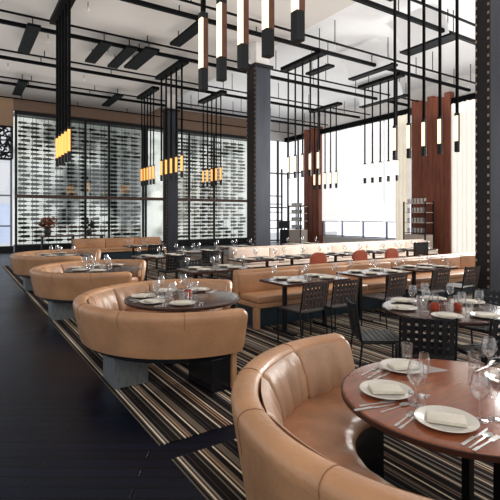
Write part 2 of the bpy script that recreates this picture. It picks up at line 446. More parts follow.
# ------------------------------------------------------------------ ceiling rails, baffles
RZ = 6.9
ordn = ['first', 'second', 'third', 'fourth', 'fifth', 'sixth', 'seventh', 'eighth', 'ninth', 'tenth', 'eleventh', 'twelfth', 'thirteenth', 'fourteenth', 'fifteenth', 'sixteenth']
ys = [7.0, 7.7, 10.05, 10.75, 13.07, 13.8, 16.15, 16.9, 19.3, 20.1, 22.5]
for i, y in enumerate(ys):
    t = thing('ceiling_rail', 'long black ceiling rail, %s of eleven counted from the camera' % ordn[i], 'rail', (0, y, RZ), group='black ceiling rails')
    bm = bm_(); q = .05 if i % 2 else .024; box(bm, -4.5, WX - .1, -q, q, -q, q); obj('bar', bm, M_rail, t)
    for x in (-3, -.5, 2.4, 4.8, 7.2):
        bm = bm_(); tube(bm, (x, 0, .02), (x, 0, CZ1 - RZ), .015, n=6); obj('hanger', bm, M_rail, t)
    for x in (9.6, 12, 14.4, 16.8):
        bm = bm_(); tube(bm, (x, 0, .02), (x, 0, CZ2 - RZ), .015, n=6); obj('hanger', bm, M_rail, t)

def baffle(x, y0, y1, w, label, cove=False, z=RZ):
    t = thing('ceiling_baffle', label, 'ceiling baffle', (x, (y0 + y1) / 2, z))
    h = (y1 - y0) / 2
    bm = bm_(); box(bm, -w / 2, w / 2, -h, h, -.17, -.09, .008); obj('blade', bm, M_baffle, t)
    for yy in (-h * .7, h * .7):
        bm = bm_(); tube(bm, (0, yy, -.09), (0, yy, (CZ1 if x < 8.5 else CZ2) - z), .014, n=6); obj('hanger', bm, M_rail, t)
    if cove:
        bm = bm_()
        prev = None
        for k in range(9):
            a = PI / 2 * k / 8
            xx, zz = -w / 2 - .75 * (1 - math.cos(a)) - .02, -.12 + .68 * math.sin(a)
            cur = [bm.verts.new((xx, -h * .95, zz)), bm.verts.new((xx, h * .95, zz))]
            if prev: bm.faces.new((prev[0], prev[1], cur[1], cur[0]))
            prev = cur
        obj('curved_reflector', bm, M_ceil2, t, True, 180)
def bl_(px0, py0, px1, py1, w, cove=False):
    z = RZ - .1
    a = at(px0, py0, z); b = at(px1, py1, z)
    return ((a[0] + b[0]) / 2, min(a[1], b[1]), max(a[1], b[1]), w, cove)
bspec = [bl_(18, 94, 22, 80, .33), bl_(24, 51, 34, 24, .33), bl_(90, 61, 107, 41, .33), bl_(112, 66, 133, 46, .33), bl_(129, 67, 154, 48, .45),
         bl_(105, 105, 120, 94, .33), bl_(175, 44, 202, 22, .33), bl_(399, 51, 462, 36, .5, True), bl_(352, 79, 394, 63, .3, True), bl_(358, 106, 410, 95, .3, True), bl_(310, 74, 330, 64, .3)]
bspec = [list(b) for b in bspec]
order = sorted(range(len(bspec)), key=lambda i: pix((bspec[i][0], (bspec[i][1] + bspec[i][2]) / 2, RZ))[0])
for k, i in enumerate(order):
    x, y0, y1, w, cove = bspec[i]
    if y1 - y0 > 4: y1 = y0 + 4
    baffle(x, y0, y1, w, 'flat dark steel baffle under the ceiling, %s of eleven from the left' % ordn[k], cove)

# small ceiling spotlights
sp = [at(p[0], p[1], 7.0) for p in ((88, 6), (8, 66), (108, 52), (84, 78), (130, 120), (48, 38), (357, 80), (337, 60))]
for k, (x, y) in enumerate(sorted(sp, key=lambda p: pix((p[0], p[1], 7))[0])):
    zt = CZ1 if x < 8.5 else CZ2
    t = thing('ceiling_spotlight', 'small white ceiling spotlight, %s of eight from the left' % ordn[k], 'spotlight', (x, y, zt), group='small ceiling spotlights')
    bm = bm_(); tube(bm, (0, 0, -.12), (0, 0, 0), .01, n=6); obj('stem', bm, M_black, t)
    bm = bm_(); lathe(bm, [(0, -.12), (.02, -.12), (.03, -.15), (.034, -.22), (.024, -.22), (0, -.2)], 12); obj('head', bm, M_white, t, True)

# ------------------------------------------------------------------ pendant clusters
ZB = 2.95
def cluster(x, ys, label, zb=ZB, zbar=RZ, glow=None, s=1.0, gd=.28, rod=.02):
    t = thing('pendant_cluster', label, 'pendant light', (x, sum(ys) / len(ys), 0), group='pendant light clusters')
    yc = sum(ys) / len(ys); h = (max(ys) - min(ys)) / 2 + .25
    bm = bm_(); box(bm, -.15, .15, -h, h, zbar - .17, zbar - .05, .006); obj('ceiling_bar', bm, M_rail, t)
    w = .038 * s; L = .79
    for yy in ys:
        y = yy - yc
        bm = bm_(); box(bm, -rod, rod, y - rod, y + rod, zb + L, zbar - .16); obj('rod', bm, M_rail, t)
        bm = bm_(); xg = -w + 2 * w * gd; box(bm, xg, w, y - w, y + w, zb + .22, zb + L - .06)
        hs = obj('lamp_housing', bm, M_lampwood, t)
        bm = bm_(); box(bm, -w, w, y - w, y + w, zb, zb + .22, .004); obj('bottom_cap', bm, M_black, hs)
        bm = bm_(); box(bm, -w, w, y - w, y + w, zb + L - .06, zb + L, .004); obj('top_cap', bm, M_black, hs)
        bm = bm_(); box(bm, -w * .95, xg, y - w * .9, y + w * .9, zb + .22, zb + L - .06); obj('glow_tube', bm, glow or M_glow, hs)
rng = lambda a, b, n=5: [a + (b - a) * i / (n - 1) for i in range(n)]
cluster(2.11, rng(2.6, 4.13), 'nearest large cluster of five glowing wood pendants at top centre')
cluster(2.18, rng(11.1, 12.6), 'pendant cluster over the farthest booth, left of the wine wall', glow=M_glow2, gd=.75, rod=.03)
cluster(6.3, rng(13.9, 15.7), 'pendant cluster hanging in front of the far steel column', glow=M_glow2, gd=.75, rod=.026)
cluster(6.65, rng(17.4, 18.8), 'small pendant cluster left of the far steel column', glow=M_glow2, gd=.75)
cluster(9.2, rng(16.4, 18.0), 'pendant cluster between the far and middle columns', glow=M_glow2, gd=.75)
cluster(8.45, rng(5.34, 6.88), 'pendant cluster before the near red pier, beside nearest column', rod=.023)
cluster(9.6, rng(10.8, 12.35), 'pendant cluster immediately right of the middle column')
cluster(14.6, rng(15.2, 16.7), 'distant pendant cluster in front of the far red pier', gd=.6)
cluster(13.5, rng(10.9, 12.45), 'pendant cluster in front of the white roller blinds', glow=M_glow3, gd=.8)

# ------------------------------------------------------------------ rugs
RG = .006
for (x0, x1, y0, y1, lab) in ((1.22, 3.3, 3.08, 17, 'striped rug strip under the three farther booths'),
                              (1.22, 3.3, -2.5, 2.86, 'striped rug strip under the nearest booth'),
                              (3.3, 13, -2.5, 17, 'wide striped carpet under the dining tables and chairs')):
    bm = bm_(); box(bm, x0, x1, y0, y1, .0005, RG); o = obj('striped_rug', bm, M_rug); tag(o, lab, 'rug')

# ------------------------------------------------------------------ booths
def booth(cx, cy, a0, a1, label, zb=.36, blocks=(190,), rin=.52):
    t = thing('round_booth', label, 'booth', (cx, cy, RG), group='round tan leather booths')
    a0 = math.radians(a0); a1 = math.radians(a1); n = 60
    # outer shell with the padded top roll
    rb = 1.095 if zb > .2 else 1.07
    outer = [(rb - .05, zb), (rb, zb + .01)] + [(rb + (1.165 - rb) * k / 5, zb + (.70 - zb) * k / 5) for k in range(1, 6)]
    top = [(1.169, .735), (1.162, .758), (1.145, .775), (1.12, .784), (1.085, .785), (1.055, .777), (1.032, .757), (1.025, .72)]
    prof = outer + top + [(1.0, .5), (1.0, zb)]
    bm = bm_(); sweep_arc(bm, prof, a0, a1, n, endround=.06); sh = obj('shell', bm, M_leather, t, True, 50)
    # seams across the roll
    ns = max(5, round((a1 - a0) / math.radians(30)))
    for k in range(1, ns):
        a = a0 + (a1 - a0) * k / ns
        bm = bm_()
        pts = [(r * 1.0015 * math.cos(a), r * 1.0015 * math.sin(a), z + .002) for r, z in outer[-2:] + top]
        path(bm, pts, .0022, 5); obj('seam', bm, mat('seam_thread', srgb(150, 106, 78), .6) if 'seam_thread' not in MATS else MATS['seam_thread'], sh)
    # back cushions: one panel between each two seams, with vertical pleats
    for k in range(ns):
        p0 = a0 + (a1 - a0) * k / ns + .006; p1 = a0 + (a1 - a0) * (k + 1) / ns - .006
        pr = [(1.02, .46), (.93, .45), (.92, .5), (.94, .6), (.972, .68), (1.0, .73), (1.035, .755)]
        ph = RB.uniform(0, 6)
        def puff(r, z, tt, ph=ph):
            b = math.sin(PI * min(1, max(0, tt))) ** .35
            return (r - .022 * b - .012 * math.sin(tt * 19 + ph) * (b if r < .96 else 0), z)
        bm = bm_(); sweep_arc(bm, pr, p0, p1, 22, endround=.02, puff=puff); obj('back_cushion', bm, M_leather_in, t, True, 60)
    # seat
    pr = [(rin + .02, .37), (rin, .39), (rin - .005, .42), (rin + .015, .45), (rin + .06, .468), (.75, .475), (.96, .47), (1.0, .45), (1.0, .37)]
    def puff2(r, z, tt):
        return (r, z + (.006 * math.sin(tt * 70 + r * 5) + .004 * math.sin(tt * 31 + 2) if z > .44 else 0))
    bm = bm_(); sweep_arc(bm, pr, a0 + .03, a1 - .03, 90, endround=.05, puff=puff2); obj('seat', bm, M_seat, t, True, 60)
    bm = bm_(); sweep_arc(bm, [(rin + .03, .30), (rin + .03, .37), (1.0, .37), (1.0, .30)], a0 + .04, a1 - .04, 40); obj('seat_base', bm, M_blackgloss, t, True, 30)
    if not blocks:
        bm = bm_(); sweep_arc(bm, [(rin + .05, 0), (rin + .05, .32), (rin + .12, .32), (rin + .12, 0)], a0 + .05, a1 - .05, 40, endround=.01)
        obj('riser', bm, M_blackgloss, t, True, 30)
    if blocks:
        a = a1 - .06
        bm = bm_(); box(bm, -.24, .2, -.14, .14, 0, .31, .006); o = obj('dark_block', bm, M_blackgloss, t); o.location = (.8 * math.cos(a - .12), .8 * math.sin(a - .12), 0); o.rotation_euler = (0, 0, a)
        bm = bm_(); box(bm, -.18, .17, -.02, .03, 0, .40, .01); o = obj('end_panel', bm, M_leather, t); o.location = (.86 * math.cos(a), .86 * math.sin(a), 0); o.rotation_euler = (0, 0, a)
    for b in blocks:
        a = math.radians(b)
        bm = bm_(); box(bm, -.17, .17, -.2, .2, 0, max(.31, zb - .02), .006)
        o = obj('support_block', bm, M_blockmetal, t); o.location = (.76 * math.cos(a), .76 * math.sin(a), 0)
    return t
BX = 2.15
BOOTHS = [(2.16, 1.36), (BX, 4.71), (BX, 8.06), (BX, 11.41)]
booth(2.16, 1.36, 77, 305, 'nearest tan leather round booth curving around the front table', zb=.12, blocks=())
booth(BX, 4.71, 30, 277, 'second nearest tan leather round booth, on a steel block', blocks=(196,))
booth(BX, 8.06, 30, 277, 'third tan leather round booth, behind the second', blocks=(196,))
booth(BX, 11.41, 30, 277, 'farthest tan leather round booth, close to the wine wall', blocks=(196,))

# ------------------------------------------------------------------ tables
TZ = .74
def round_table(cx, cy, r, label, top=M_wood, posts=((0, 0),), rz=0):
    t = thing('round_table', label, 'table', (cx, cy, RG), rz)
    h = TZ - RG
    bm = bm_(); lathe(bm, [(0, h - .04), (r - .03, h - .04), (r - .006, h - .032), (r, h - .024), (r, h - .01), (r - .008, h - .002), (r - .02, h), (0, h)], 72)
    tp = obj('tabletop', bm, top, t, True, 30)
    bm = bm_(); lathe(bm, [(r - .002, h - .034), (r + .004, h - .03), (r + .004, h - .008), (r - .002, h - .006)], 72); obj('edge_band', bm, M_rim, tp, True, 30)
    for (px, py) in posts:
        bm = bm_(); box(bm, px - .022, px + .022, py - .022, py + .022, .02, h - .04); obj('post', bm, M_black, t)
        bm = bm_(); box(bm, px - .24, px + .24, py - .03, py + .03, 0, .022, .004); box(bm, px - .03, px + .03, py - .24, py + .24, 0, .022, .004); obj('foot', bm, M_black, t)
        bm = bm_(); box(bm, px - .2, px + .2, py - .02, py + .02, h - .06, h - .04); obj('bracket', bm, M_black, t)
    return (cx, cy, r)
round_table(2.17, 1.355, .597, 'polished mahogany round table inside the nearest booth', posts=((.07, .0), (.12, -.14)))
for i, d in ((1, 'second nearest booth'), (2, 'third booth'), (3, 'farthest booth')):
    round_table(BOOTHS[i][0], BOOTHS[i][1], .64, 'polished dark round table inside the ' + d, M_walnut)
RTC = (4.09, 2.71)
round_table(RTC[0], RTC[1], .605, 'dark round table ringed by black woven chairs', M_walnut)

def rect_table(x0, x1, y0, y1, label, m=M_walnut):
    cx, cy = (x0 + x1) / 2, (y0 + y1) / 2; w, d = (x1 - x0) / 2, (y1 - y0) / 2
    t = thing('dining_table', label, 'table', (cx, cy, RG)); h = TZ - RG
    bm = bm_(); box(bm, -w, w, -d, d, h - .035, h, .005); obj('tabletop', bm, m, t)
    for s in (-1, 1):
        bm = bm_(); box(bm, s * (w - .22) - .025, s * (w - .22) + .025, -.025, .025, .02, h - .035); obj('leg', bm, M_black, t)
        bm = bm_(); box(bm, s * (w - .22) - .035, s * (w - .22) + .035, -d * .75, d * .75, 0, .022, .004); obj('foot', bm, M_black, t)
        bm = bm_(); box(bm, s * (w - .22) - .025, s * (w - .22) + .025, -d * .7, d * .7, h - .055, h - .035); obj('bracket', bm, M_black, t)
    return (x0, x1, y0, y1)

# ------------------------------------------------------------------ tableware prototypes
def fin(bm, name, m, smooth=True): return obj(name, bm, m, None, smooth, 40)
def proto_plate(r=.135):
    bm = bm_(); lathe(bm, [(0, 0), (r * .55, 0), (r * .62, .006), (r * .98, .018), (r, .021), (r * .985, .023), (r * .72, .013), (r * .6, .008), (0, .008)], 32); return fin(bm, 'dinner_plate', M_plate)
def proto_napkin(w=.165, d=.103):
    bm = bm_(); 
    for k, z in enumerate((0, .0045, .009)):
        e = .002 * k
        box(bm, -w / 2 + e, w / 2 - e, -d / 2 + e, d / 2 - e, z, z + .0044, .002)
    return fin(bm, 'folded_napkin', M_napkin)
def proto_fork():
    bm = bm_()
    box(bm, -.0045, .0045, -.1, .03, 0, .003, .001); box(bm, -.011, .011, .03, .055, 0, .003, .001)
    for x in (-.0095, -.0032, .0032, .0095): box(bm, x - .0016, x + .0016, .055, .1, .0, .003)
    box(bm, -.007, .007, -.1, -.06, 0, .0034, .001); return fin(bm, 'fork', M_cutlery, False)
def proto_knife():
    bm = bm_()
    box(bm, -.007, .007, -.115, -.01, 0, .006, .002)
    vs = [(-.002, -.01), (.009, -.01), (.011, .05), (.007, .1), (-.002, .118)]
    A = [bm.verts.new((x, y, .001)) for x, y in vs]; B = [bm.verts.new((x, y, .003)) for x, y in vs]
    bm.faces.new(A[::-1]); bm.faces.new(B)
    for i in range(5): bm.faces.new((A[i], A[(i + 1) % 5], B[(i + 1) % 5], B[i]))
    return fin(bm, 'knife', M_cutlery, False)
def proto_spoon():
    bm = bm_(); box(bm, -.0045, .0045, -.1, .04, 0, .003, .001)
    c = [bm.verts.new((.018 * math.cos(2 * PI * i / 14), .066 + .03 * math.sin(2 * PI * i / 14), .004)) for i in range(14)]
    d = [bm.verts.new((.010 * math.cos(2 * PI * i / 14), .066 + .018 * math.sin(2 * PI * i / 14), .0005)) for i in range(14)]
    for i in range(14): bm.faces.new((c[i], c[(i + 1) % 14], d[(i + 1) % 14], d[i]))
    bm.faces.new(d); return fin(bm, 'spoon', M_cutlery)
def proto_wine():
    bm = bm_(); lathe(bm, [(0, 0), (.034, .0), (.034, .003), (.006, .007), (.004, .014), (.004, .085), (.012, .094), (.03, .112), (.041, .135), (.043, .158), (.038, .185), (.031, .212), (.0295, .212), (.036, .185), (.041, .158), (.039, .136), (.028, .114), (.01, .098), (0, .096)], 22)
    return fin(bm, 'wine_glass', M_glass)
def proto_tumbler():
    bm = bm_(); lathe(bm, [(0, 0), (.029, 0), (.031, .004), (.038, .095), (.0365, .095), (.029, .012), (0, .01)], 20); return fin(bm, 'water_tumbler', M_glass)
def proto_flute():
    bm = bm_(); lathe(bm, [(0, 0), (.03, 0), (.03, .003), (.005, .007), (.0035, .015), (.0035, .09), (.012, .1), (.022, .13), (.026, .17), (.024, .22), (.0225, .22), (.0245, .17), (.02, .13), (.009, .104), (0, .102)], 20)
    return fin(bm, 'champagne_flute', M_glass)
def proto_votive():
    bm = bm_(); lathe(bm, [(0, 0), (.036, 0), (.04, .005), (.043, .06), (.04, .06), (.036, .01), (0, .01)], 20); return fin(bm, 'votive_holder', M_red)
def proto_shaker():
    t = bpy.data.objects.new('salt_shaker', None); C.objects.link(t)
    bm = bm_(); lathe(bm, [(0, 0), (.016, 0), (.018, .01), (.013, .045), (0, .047)], 14); obj('body', bm, M_glass, t, True)
    bm = bm_(); lathe(bm, [(.014, .044), (.0145, .056), (.008, .064), (0, .065)], 14); obj('cap', bm, M_cutlery, t, True)
    return t
PROTO = {}
MAKE = dict(plate=proto_plate, napkin=proto_napkin, fork=proto_fork, knife=proto_knife, spoon=proto_spoon, wine=proto_wine, tumbler=proto_tumbler, flute=proto_flute, votive=proto_votive, shaker=proto_shaker)
PHR = dict(plate=('white dinner plate', 'plate', 'dinner plates'), napkin=('folded ivory napkin', 'napkin', 'folded napkins'), fork=('steel fork', 'fork', 'forks'), knife=('steel knife', 'knife', 'knives'), spoon=('steel spoon', 'spoon', 'spoons'),
           wine=('stemmed wine glass', 'glass', 'wine glasses'), tumbler=('clear water tumbler', 'glass', 'water tumblers'), flute=('slender champagne flute', 'glass', 'champagne flutes'), votive=('red votive holder', 'candle holder', 'votive holders'), shaker=('small glass shaker with steel cap', 'shaker', 'shakers'))
REG = []
def put(kind, x, y, z, rz, tdesc):
    if kind not in PROTO:
        PROTO[kind] = MAKE[kind](); o = PROTO[kind]; o.location = (x, y, z); o.rotation_euler = (0, 0, rz)
    else:
        o = dup(PROTO[kind], (x, y, z), rz)
    REG.append((tdesc, kind, o, (x, y, z)))
    return o
ZT = TZ + .0005
def setting(x, y, a, tdesc, full=True, glasses=('wine', 'tumbler'), side=False):
    """place setting at table edge; a = direction from the guest to the table centre"""
    ca, sa = math.cos(a), math.sin(a); rz = a - PI / 2
    loc = lambda f, s: (x + f * ca + s * sa, y + f * sa - s * ca)       # forward, to the right
    put('plate', x, y, ZT, rz, tdesc)
    put('napkin', x, y, ZT + .0135, rz + R.uniform(-.5, .5), tdesc)
    if full:
        for s, k in ((-.175, 'fork'), (-.2, 'fork'), (.175, 'knife'), (.205, 'spoon')):
            p = loc(R.uniform(-.01, .01), s); put(k, p[0], p[1], ZT, rz + R.uniform(-.06, .06), tdesc)
    off = ((.06, .19), (-.03, .2)) if side else ((.17, .13), (.2, .03), (.16, -.08))
    for g, (f, s) in zip(glasses, off):
        p = loc(f, s); put(g, p[0], p[1], ZT, 0, tdesc)

# front table, placed after the photograph
FT = 'the nearest booth table'
fc = (2.16, 1.36)
def put_px(kind, px, py, rz=0, z=ZT, td=FT):
    p = at(px, py, z); return put(kind, p[0], p[1], z, rz, td)
for (px, py, rn) in ((403, 369, .2), (386, 393, .0), (446, 423, -.35), (512, 382, .4)):
    p = at(px, py, ZT); put('plate', p[0], p[1], ZT, 0, FT); put('napkin', p[0], p[1], ZT + .0135, rn - YAW, FT)
for (k, p0, p1) in (('fork', (361, 376), (378, 367)), ('fork', (367, 379), (384, 369)), ('knife', (373, 381), (390, 372)),
                    ('knife', (366, 409), (384, 406)), ('fork', (368, 405), (386, 402)), ('spoon', (386, 411), (404, 405)),
                    ('fork', (397, 425), (412, 413)), ('fork', (402, 427), (417, 416)),
                    ('knife', (466, 443), (484, 431)), ('spoon', (471, 447), (490, 434)), ('fork', (477, 449), (496, 438)),
                    ('knife', (476, 372), (492, 364)), ('fork', (484, 369), (494, 360))):
    a, b = at(*p0, ZT), at(*p1, ZT)
    put(k, (a[0] + b[0]) / 2, (a[1] + b[1]) / 2, ZT, math.atan2(b[1] - a[1], b[0] - a[0]) - PI / 2, FT)
for (k, px, py) in (('wine', 416, 405), ('flute', 424, 396), ('shaker', 411, 403), ('shaker', 421, 407), ('wine', 480, 421), ('flute', 494, 420), ('wine', 489, 373), ('tumbler', 474, 368), ('tumbler', 407, 357.8)):
    put_px(k, px, py)
# upholstered paper menu corner: a grey triangular napkin lying by the table edge
bm = bm_()
a, b, c = at(424, 365, ZT), at(424, 374, ZT), at(450, 371, ZT)
V0 = [bm.verts.new((p[0], p[1], ZT)) for p in (a, b, c)]; V1 = [bm.verts.new((p[0], p[1], ZT + .002)) for p in (a, b, c)]
bm.faces.new(V0[::-1]); bm.faces.new(V1)
for i in range(3): bm.faces.new((V0[i], V0[(i + 1) % 3], V1[(i + 1) % 3], V1[i]))
o = obj('place_mat', bm, mat('grey_mat', srgb(138, 124, 116), .5)); tag(o, 'grey triangular mat corner beside far plate on nearest booth table', 'mat')

# other round booth tables
for i, td in ((1, 'the second booth table'), (2, 'the third booth table'), (3, 'the farthest booth table')):
    cx, cy = BOOTHS[i]
    for a in ((150, 200, 245, 95, 40) if i < 3 else (150, 215, 90, 270)):
        r = math.radians(a)
        setting(cx + .45 * math.cos(r), cy + .45 * math.sin(r), r + PI, td, full=(i == 1), glasses=('wine', 'tumbler') if i < 3 else ('wine',))
    if i == 1:
        put('flute', cx + .05, cy - .05, ZT, 0, td); put('votive', cx + .1, cy + .08, ZT, 0, td)
td = 'the chair-ringed round table'
for a in (155, 215, 262, 100, 50, 0):
    r = math.radians(a)
    setting(RTC[0] + .45 * math.cos(r), RTC[1] + .45 * math.sin(r), r + PI, td, full=False)
for dx, dy in ((-.14, .02), (.06, -.1)): put('votive', RTC[0] + dx, RTC[1] + dy, ZT, 0, td)

# ------------------------------------------------------------------ straight banquettes
def banquette(x0, x1, y0, label, m, mi, plinth, top=.8, n=6):
    t = thing('banquette', label, 'banquette', (x0, y0, RG))
    w = x1 - x0
    bm = bm_(); box(bm, .03, w - .03, .12, .62, 0, .3); obj('plinth', bm, plinth, t)
    bm = bm_(); box(bm, 0, w, .0, .68, .3, .37, .015); obj('seat_base', bm, m, t)
    for k in range(n):
        a, b = w * k / n + .004, w * (k + 1) / n - .004
        bm = bm_(); box(bm, a, b, -.01, .5, .37, .47, .03); obj('seat_cushion', bm, m, t, True, 60)
        bm = bm_(); box(bm, a, b, .46, .58, .46, top - .04, .03); obj('back_cushion', bm, mi, t, True, 60)
    bm = bm_(); box(bm, -.01, w + .01, .55, .72, .3, top, .05); obj('back', bm, m, t, True, 60)
    for xe in (0, w):
        bm = bm_(); box(bm, xe - .02, xe + .05, .0, .1, 0, .3, .008); obj('end_panel', bm, m, t)
banquette(3.65, 10.6, 5.42, 'long straight tan banquette behind the row of dining tables', M_leather, M_leather, M_teal)
banquette(6.2, 14.5, 9.9, 'pale cream banquette lit by the windows, farther back', M_cream, M_cream, M_teal, n=7)
banquette(3.6, 7.0, 17.0, 'short tan banquette at the foot of the wine wall', M_leather, M_leather, M_teal, n=3)

# dining tables in rows
ROW1 = [(3.68, 4.88), (5.2, 6.3), (6.55, 7.6)]
n1 = ['leftmost', 'middle', 'rightmost']
for i, (a, b) in enumerate(ROW1):
    rect_table(a, b, 4.78, 5.42, '%s dark dining table of the row along the tan banquette' % n1[i])
    td = ('the %s table along the tan banquette' % n1[i])
    for x in (a + .3, b - .3):
        setting(x, 4.935, PI / 2, td, full=False, side=True); setting(x, 5.265, -PI / 2, td, full=False, glasses=('wine',), side=True)
n2 = ['first', 'second', 'third', 'fourth', 'fifth']
for i, x in enumerate((4.85, 6.15, 7.5, 8.85, 10.2)):
    rect_table(x, x + 1.05, 7.72, 8.4, '%s table from the left, row behind the tan banquette' % n2[i])
    td = 'table %s of the middle row' % ['one', 'two', 'three', 'four', 'five'][i]
    td = 'the %s middle-row table' % n2[i]
    for xx in (x + .27, x + .78):
        setting(xx, 7.9, PI / 2, td, full=False, side=True); setting(xx, 8.23, -PI / 2, td, full=False, glasses=('wine',), side=True)
rect_table(3.2, 4.4, 6.65, 7.3, 'dark table directly behind the left end of the tan banquette')
for xx in (3.5, 4.1):
    setting(xx, 6.81, PI / 2, 'the table behind the tan banquette end', full=False, side=True); setting(xx, 7.14, -PI / 2, 'the table behind the tan banquette end', full=False, glasses=('wine',), side=True)
for i, x in enumerate((4.6, 6.3, 8.3)):
    y = 11.2 if i else 10.3
    if i == 2: x = 8.9
    rect_table(x, x + 1.3, y, y + .65, '%s table of the far row before the wine wall' % n1[i])
    td = 'the %s far-row table' % n1[i]
    for xx in (x + .3, x + .95):
        setting(xx, y + .16, PI / 2, td, full=False, side=True); setting(xx, y + .49, -PI / 2, td, full=False, glasses=('wine',), side=True)
for i, (x, y) in enumerate(((3.35, 9.5), (4.3, 13.2))):
    rect_table(x, x + 1.2, y, y + .7, ['dark table right of the third booth, with plates and glasses', 'dark table right of the farthest booth near the wine wall'][i])
    td = ['the table right of the third booth', 'the table right of the farthest booth'][i]
    for xx in (x + .3, x + .9): setting(xx, y + .18, PI / 2, td, full=False, side=True); setting(xx, y + .52, -PI / 2, td, full=False, glasses=('wine',), side=True)

# labels for tableware: by table, counted from the left as seen
grp = {}
for td, k, o, p in REG: grp.setdefault((td, k), []).append((pix(p)[0], o))
for (td, k), L_ in grp.items():
    L_.sort(key=lambda q: q[0]); n = len(L_)
    ph, cat, g = PHR[k]
    for i, (_, o) in enumerate(L_):
        pos = '' if n == 1 else (', leftmost' if i == 0 else ', rightmost' if i == n - 1 else ', %s from the left' % ordn[i])
        tag(o, '%s on %s%s' % (ph, td, pos), cat, '%s on %s' % (g, td) if n > 1 else None)
        if n == 1 and 'group' in o: del o['group']

# ------------------------------------------------------------------ chairs
def woven_chair(name, label, m, arms=False):
    t = thing(name, label, 'chair'); r = .011
    # back: woven straps with square holes
    bm = bm_()
    nx, nz = 7, 5; w = .43; z0, z1 = .49, .81; gp = .011
    xs = [-w / 2 + w * i / nx for i in range(nx + 1)]; zs = [z0 + (z1 - z0) * j / nz for j in range(nz + 1)]
    for x0_, x1_ in zip(xs, xs[1:]):        # vertical straps
        box(bm, x0_ + gp, x1_ - gp, -.221, -.215, z0, z1)
    for z0_, z1_ in zip(zs, zs[1:]):        # horizontal straps woven across
        box(bm, -w / 2, w / 2, -.224, -.218, z0_ + gp, z1_ - gp)
    for v in bm.verts:
        v.co.y += -.16 * max(0, v.co.z - .49) - .03 * (1 - (v.co.x / .22) ** 2)
    obj('backrest', bm, m, t)
    bm = bm_()
    for i in range(8):
        x = -.215 + .43 * (i + .5) / 8; box(bm, x - .022, x + .022, -.2, .22, .446, .453)
    for i in range(8):
        y = -.2 + .42 * (i + .5) / 8; box(bm, -.215, .215, y - .022, y + .022, .452, .459)
    obj('seat', bm, m, t)
    bm = bm_()
    q = [(-.22, -.2), (.22, -.2), (.22, .22), (-.22, .22)]
    for a, b in zip(q, q[1:] + q[:1]): tube(bm, (a[0], a[1], .44), (b[0], b[1], .44), r, n=6)
    obj('seat_frame', bm, M_black, t)
    for s in (-1, 1):
        bm = bm_(); tube(bm, (s * .22, .22, .001), (s * .22, .22, .45), r, n=6); obj('leg', bm, M_black, t)
        bm = bm_(); path(bm, [(s * .225, -.25, .003), (s * .22, -.2, .44), (s * .22, -.215, .5), (s * .22, -.268, .82)], r, 6); obj('leg', bm, M_black, t)
        bm = bm_(); tube(bm, (s * .22, .22, .1), (s * .222, -.235, .1), .007, n=6); obj('stretcher', bm, M_black, t)
    return t
def club_chair(label):
    t = thing('terracotta_chair', label, 'chair', group='terracotta leather chairs')
    bm = bm_()
    prof = []
    for k in range(13):
        a = PI * k / 12; prof.append((.21 * math.cos(a), .72 + .16 * math.sin(a)))
    prof += [(-.21, .42), (.21, .42)]
    A = [bm.verts.new((x, -.24 - .02 * (1 - (x / .2) ** 2), z)) for x, z in prof]; B = [bm.verts.new((x, -.17, z)) for x, z in prof]
    n = len(prof)
    for i in range(n): bm.faces.new((A[i], A[(i + 1) % n], B[(i + 1) % n], B[i]))
    bm.faces.new(A); bm.faces.new(B[::-1])
    obj('backrest', bm, M_terra, t, True, 50)
    bm = bm_(); box(bm, -.22, .22, -.22, .22, .37, .46, .025); obj('seat', bm, M_terra, t, True, 50)
    for sx in (-1, 1):
        for sy in (-1, 1):
            bm = bm_(); tube(bm, (sx * .19, sy * .19, .38), (sx * .21, sy * .21, .003), .016, .011, 8); obj('leg', bm, M_black, t)
    return t
GB = 'black woven leather chairs'; GW = 'brown woven leather chairs'
ch = woven_chair('woven_chair', '', M_chair)
def face(b, c, label, back=True):
    d = Vector((c[0] - b[0], c[1] - b[1])).normalized()
    return (b[0] + d.x * .23, b[1] + d.y * .23, RG), math.atan2(d.y, d.x) - PI / 2, label
specs = [face((3.30, 2.35), (4.23, 3.21), 'black woven chair with its back to us, before the round table'),
         face((3.34, 3.22), (4.05, 2.74), 'black woven chair seen side-on, left of the round table'),
         face((3.88, 1.97), (4.15, 2.75), 'black woven chair right front of the round table, cut by the frame'),
         face((5.06, 2.78), (4.05, 2.74), 'black woven chair beyond the round table, at the right edge')]
for i, (loc, rz, lab) in enumerate(specs):
    if i == 0: ch.location = loc; ch.rotation_euler = (0, 0, rz); ch['label'] = lab; ch['group'] = GB
    else: dup(ch, loc, rz, lab, GB)
t = thing('high_back_chair', 'solid black high-backed chair standing below the near red pier', 'chair', (9.72, 7.32, RG), -.1)
bm = bm_(); box(bm, -.24, .24, -.25, -.2, .5, 1.0, .015); obj('backrest', bm, M_blackgloss, t)
bm = bm_(); box(bm, -.24, .24, -.22, .22, .4, .47, .015); obj('seat', bm, M_blackgloss, t)
for sx in (-1, 1):
    bm = bm_(); tube(bm, (sx * .21, -.225, 0), (sx * .21, -.225, .52), .015); obj('leg', bm, M_black, t)
    bm = bm_(); tube(bm, (sx * .21, .2, 0), (sx * .21, .2, .41), .015); obj('leg', bm, M_black, t)
wch = woven_chair('woven_chair', 'brown woven chair at the leftmost banquette table, left of the pair', M_chairbrown)
wch['group'] = GW; wch.location = (3.77, 4.56, RG); wch.rotation_euler = (0, 0, .06)
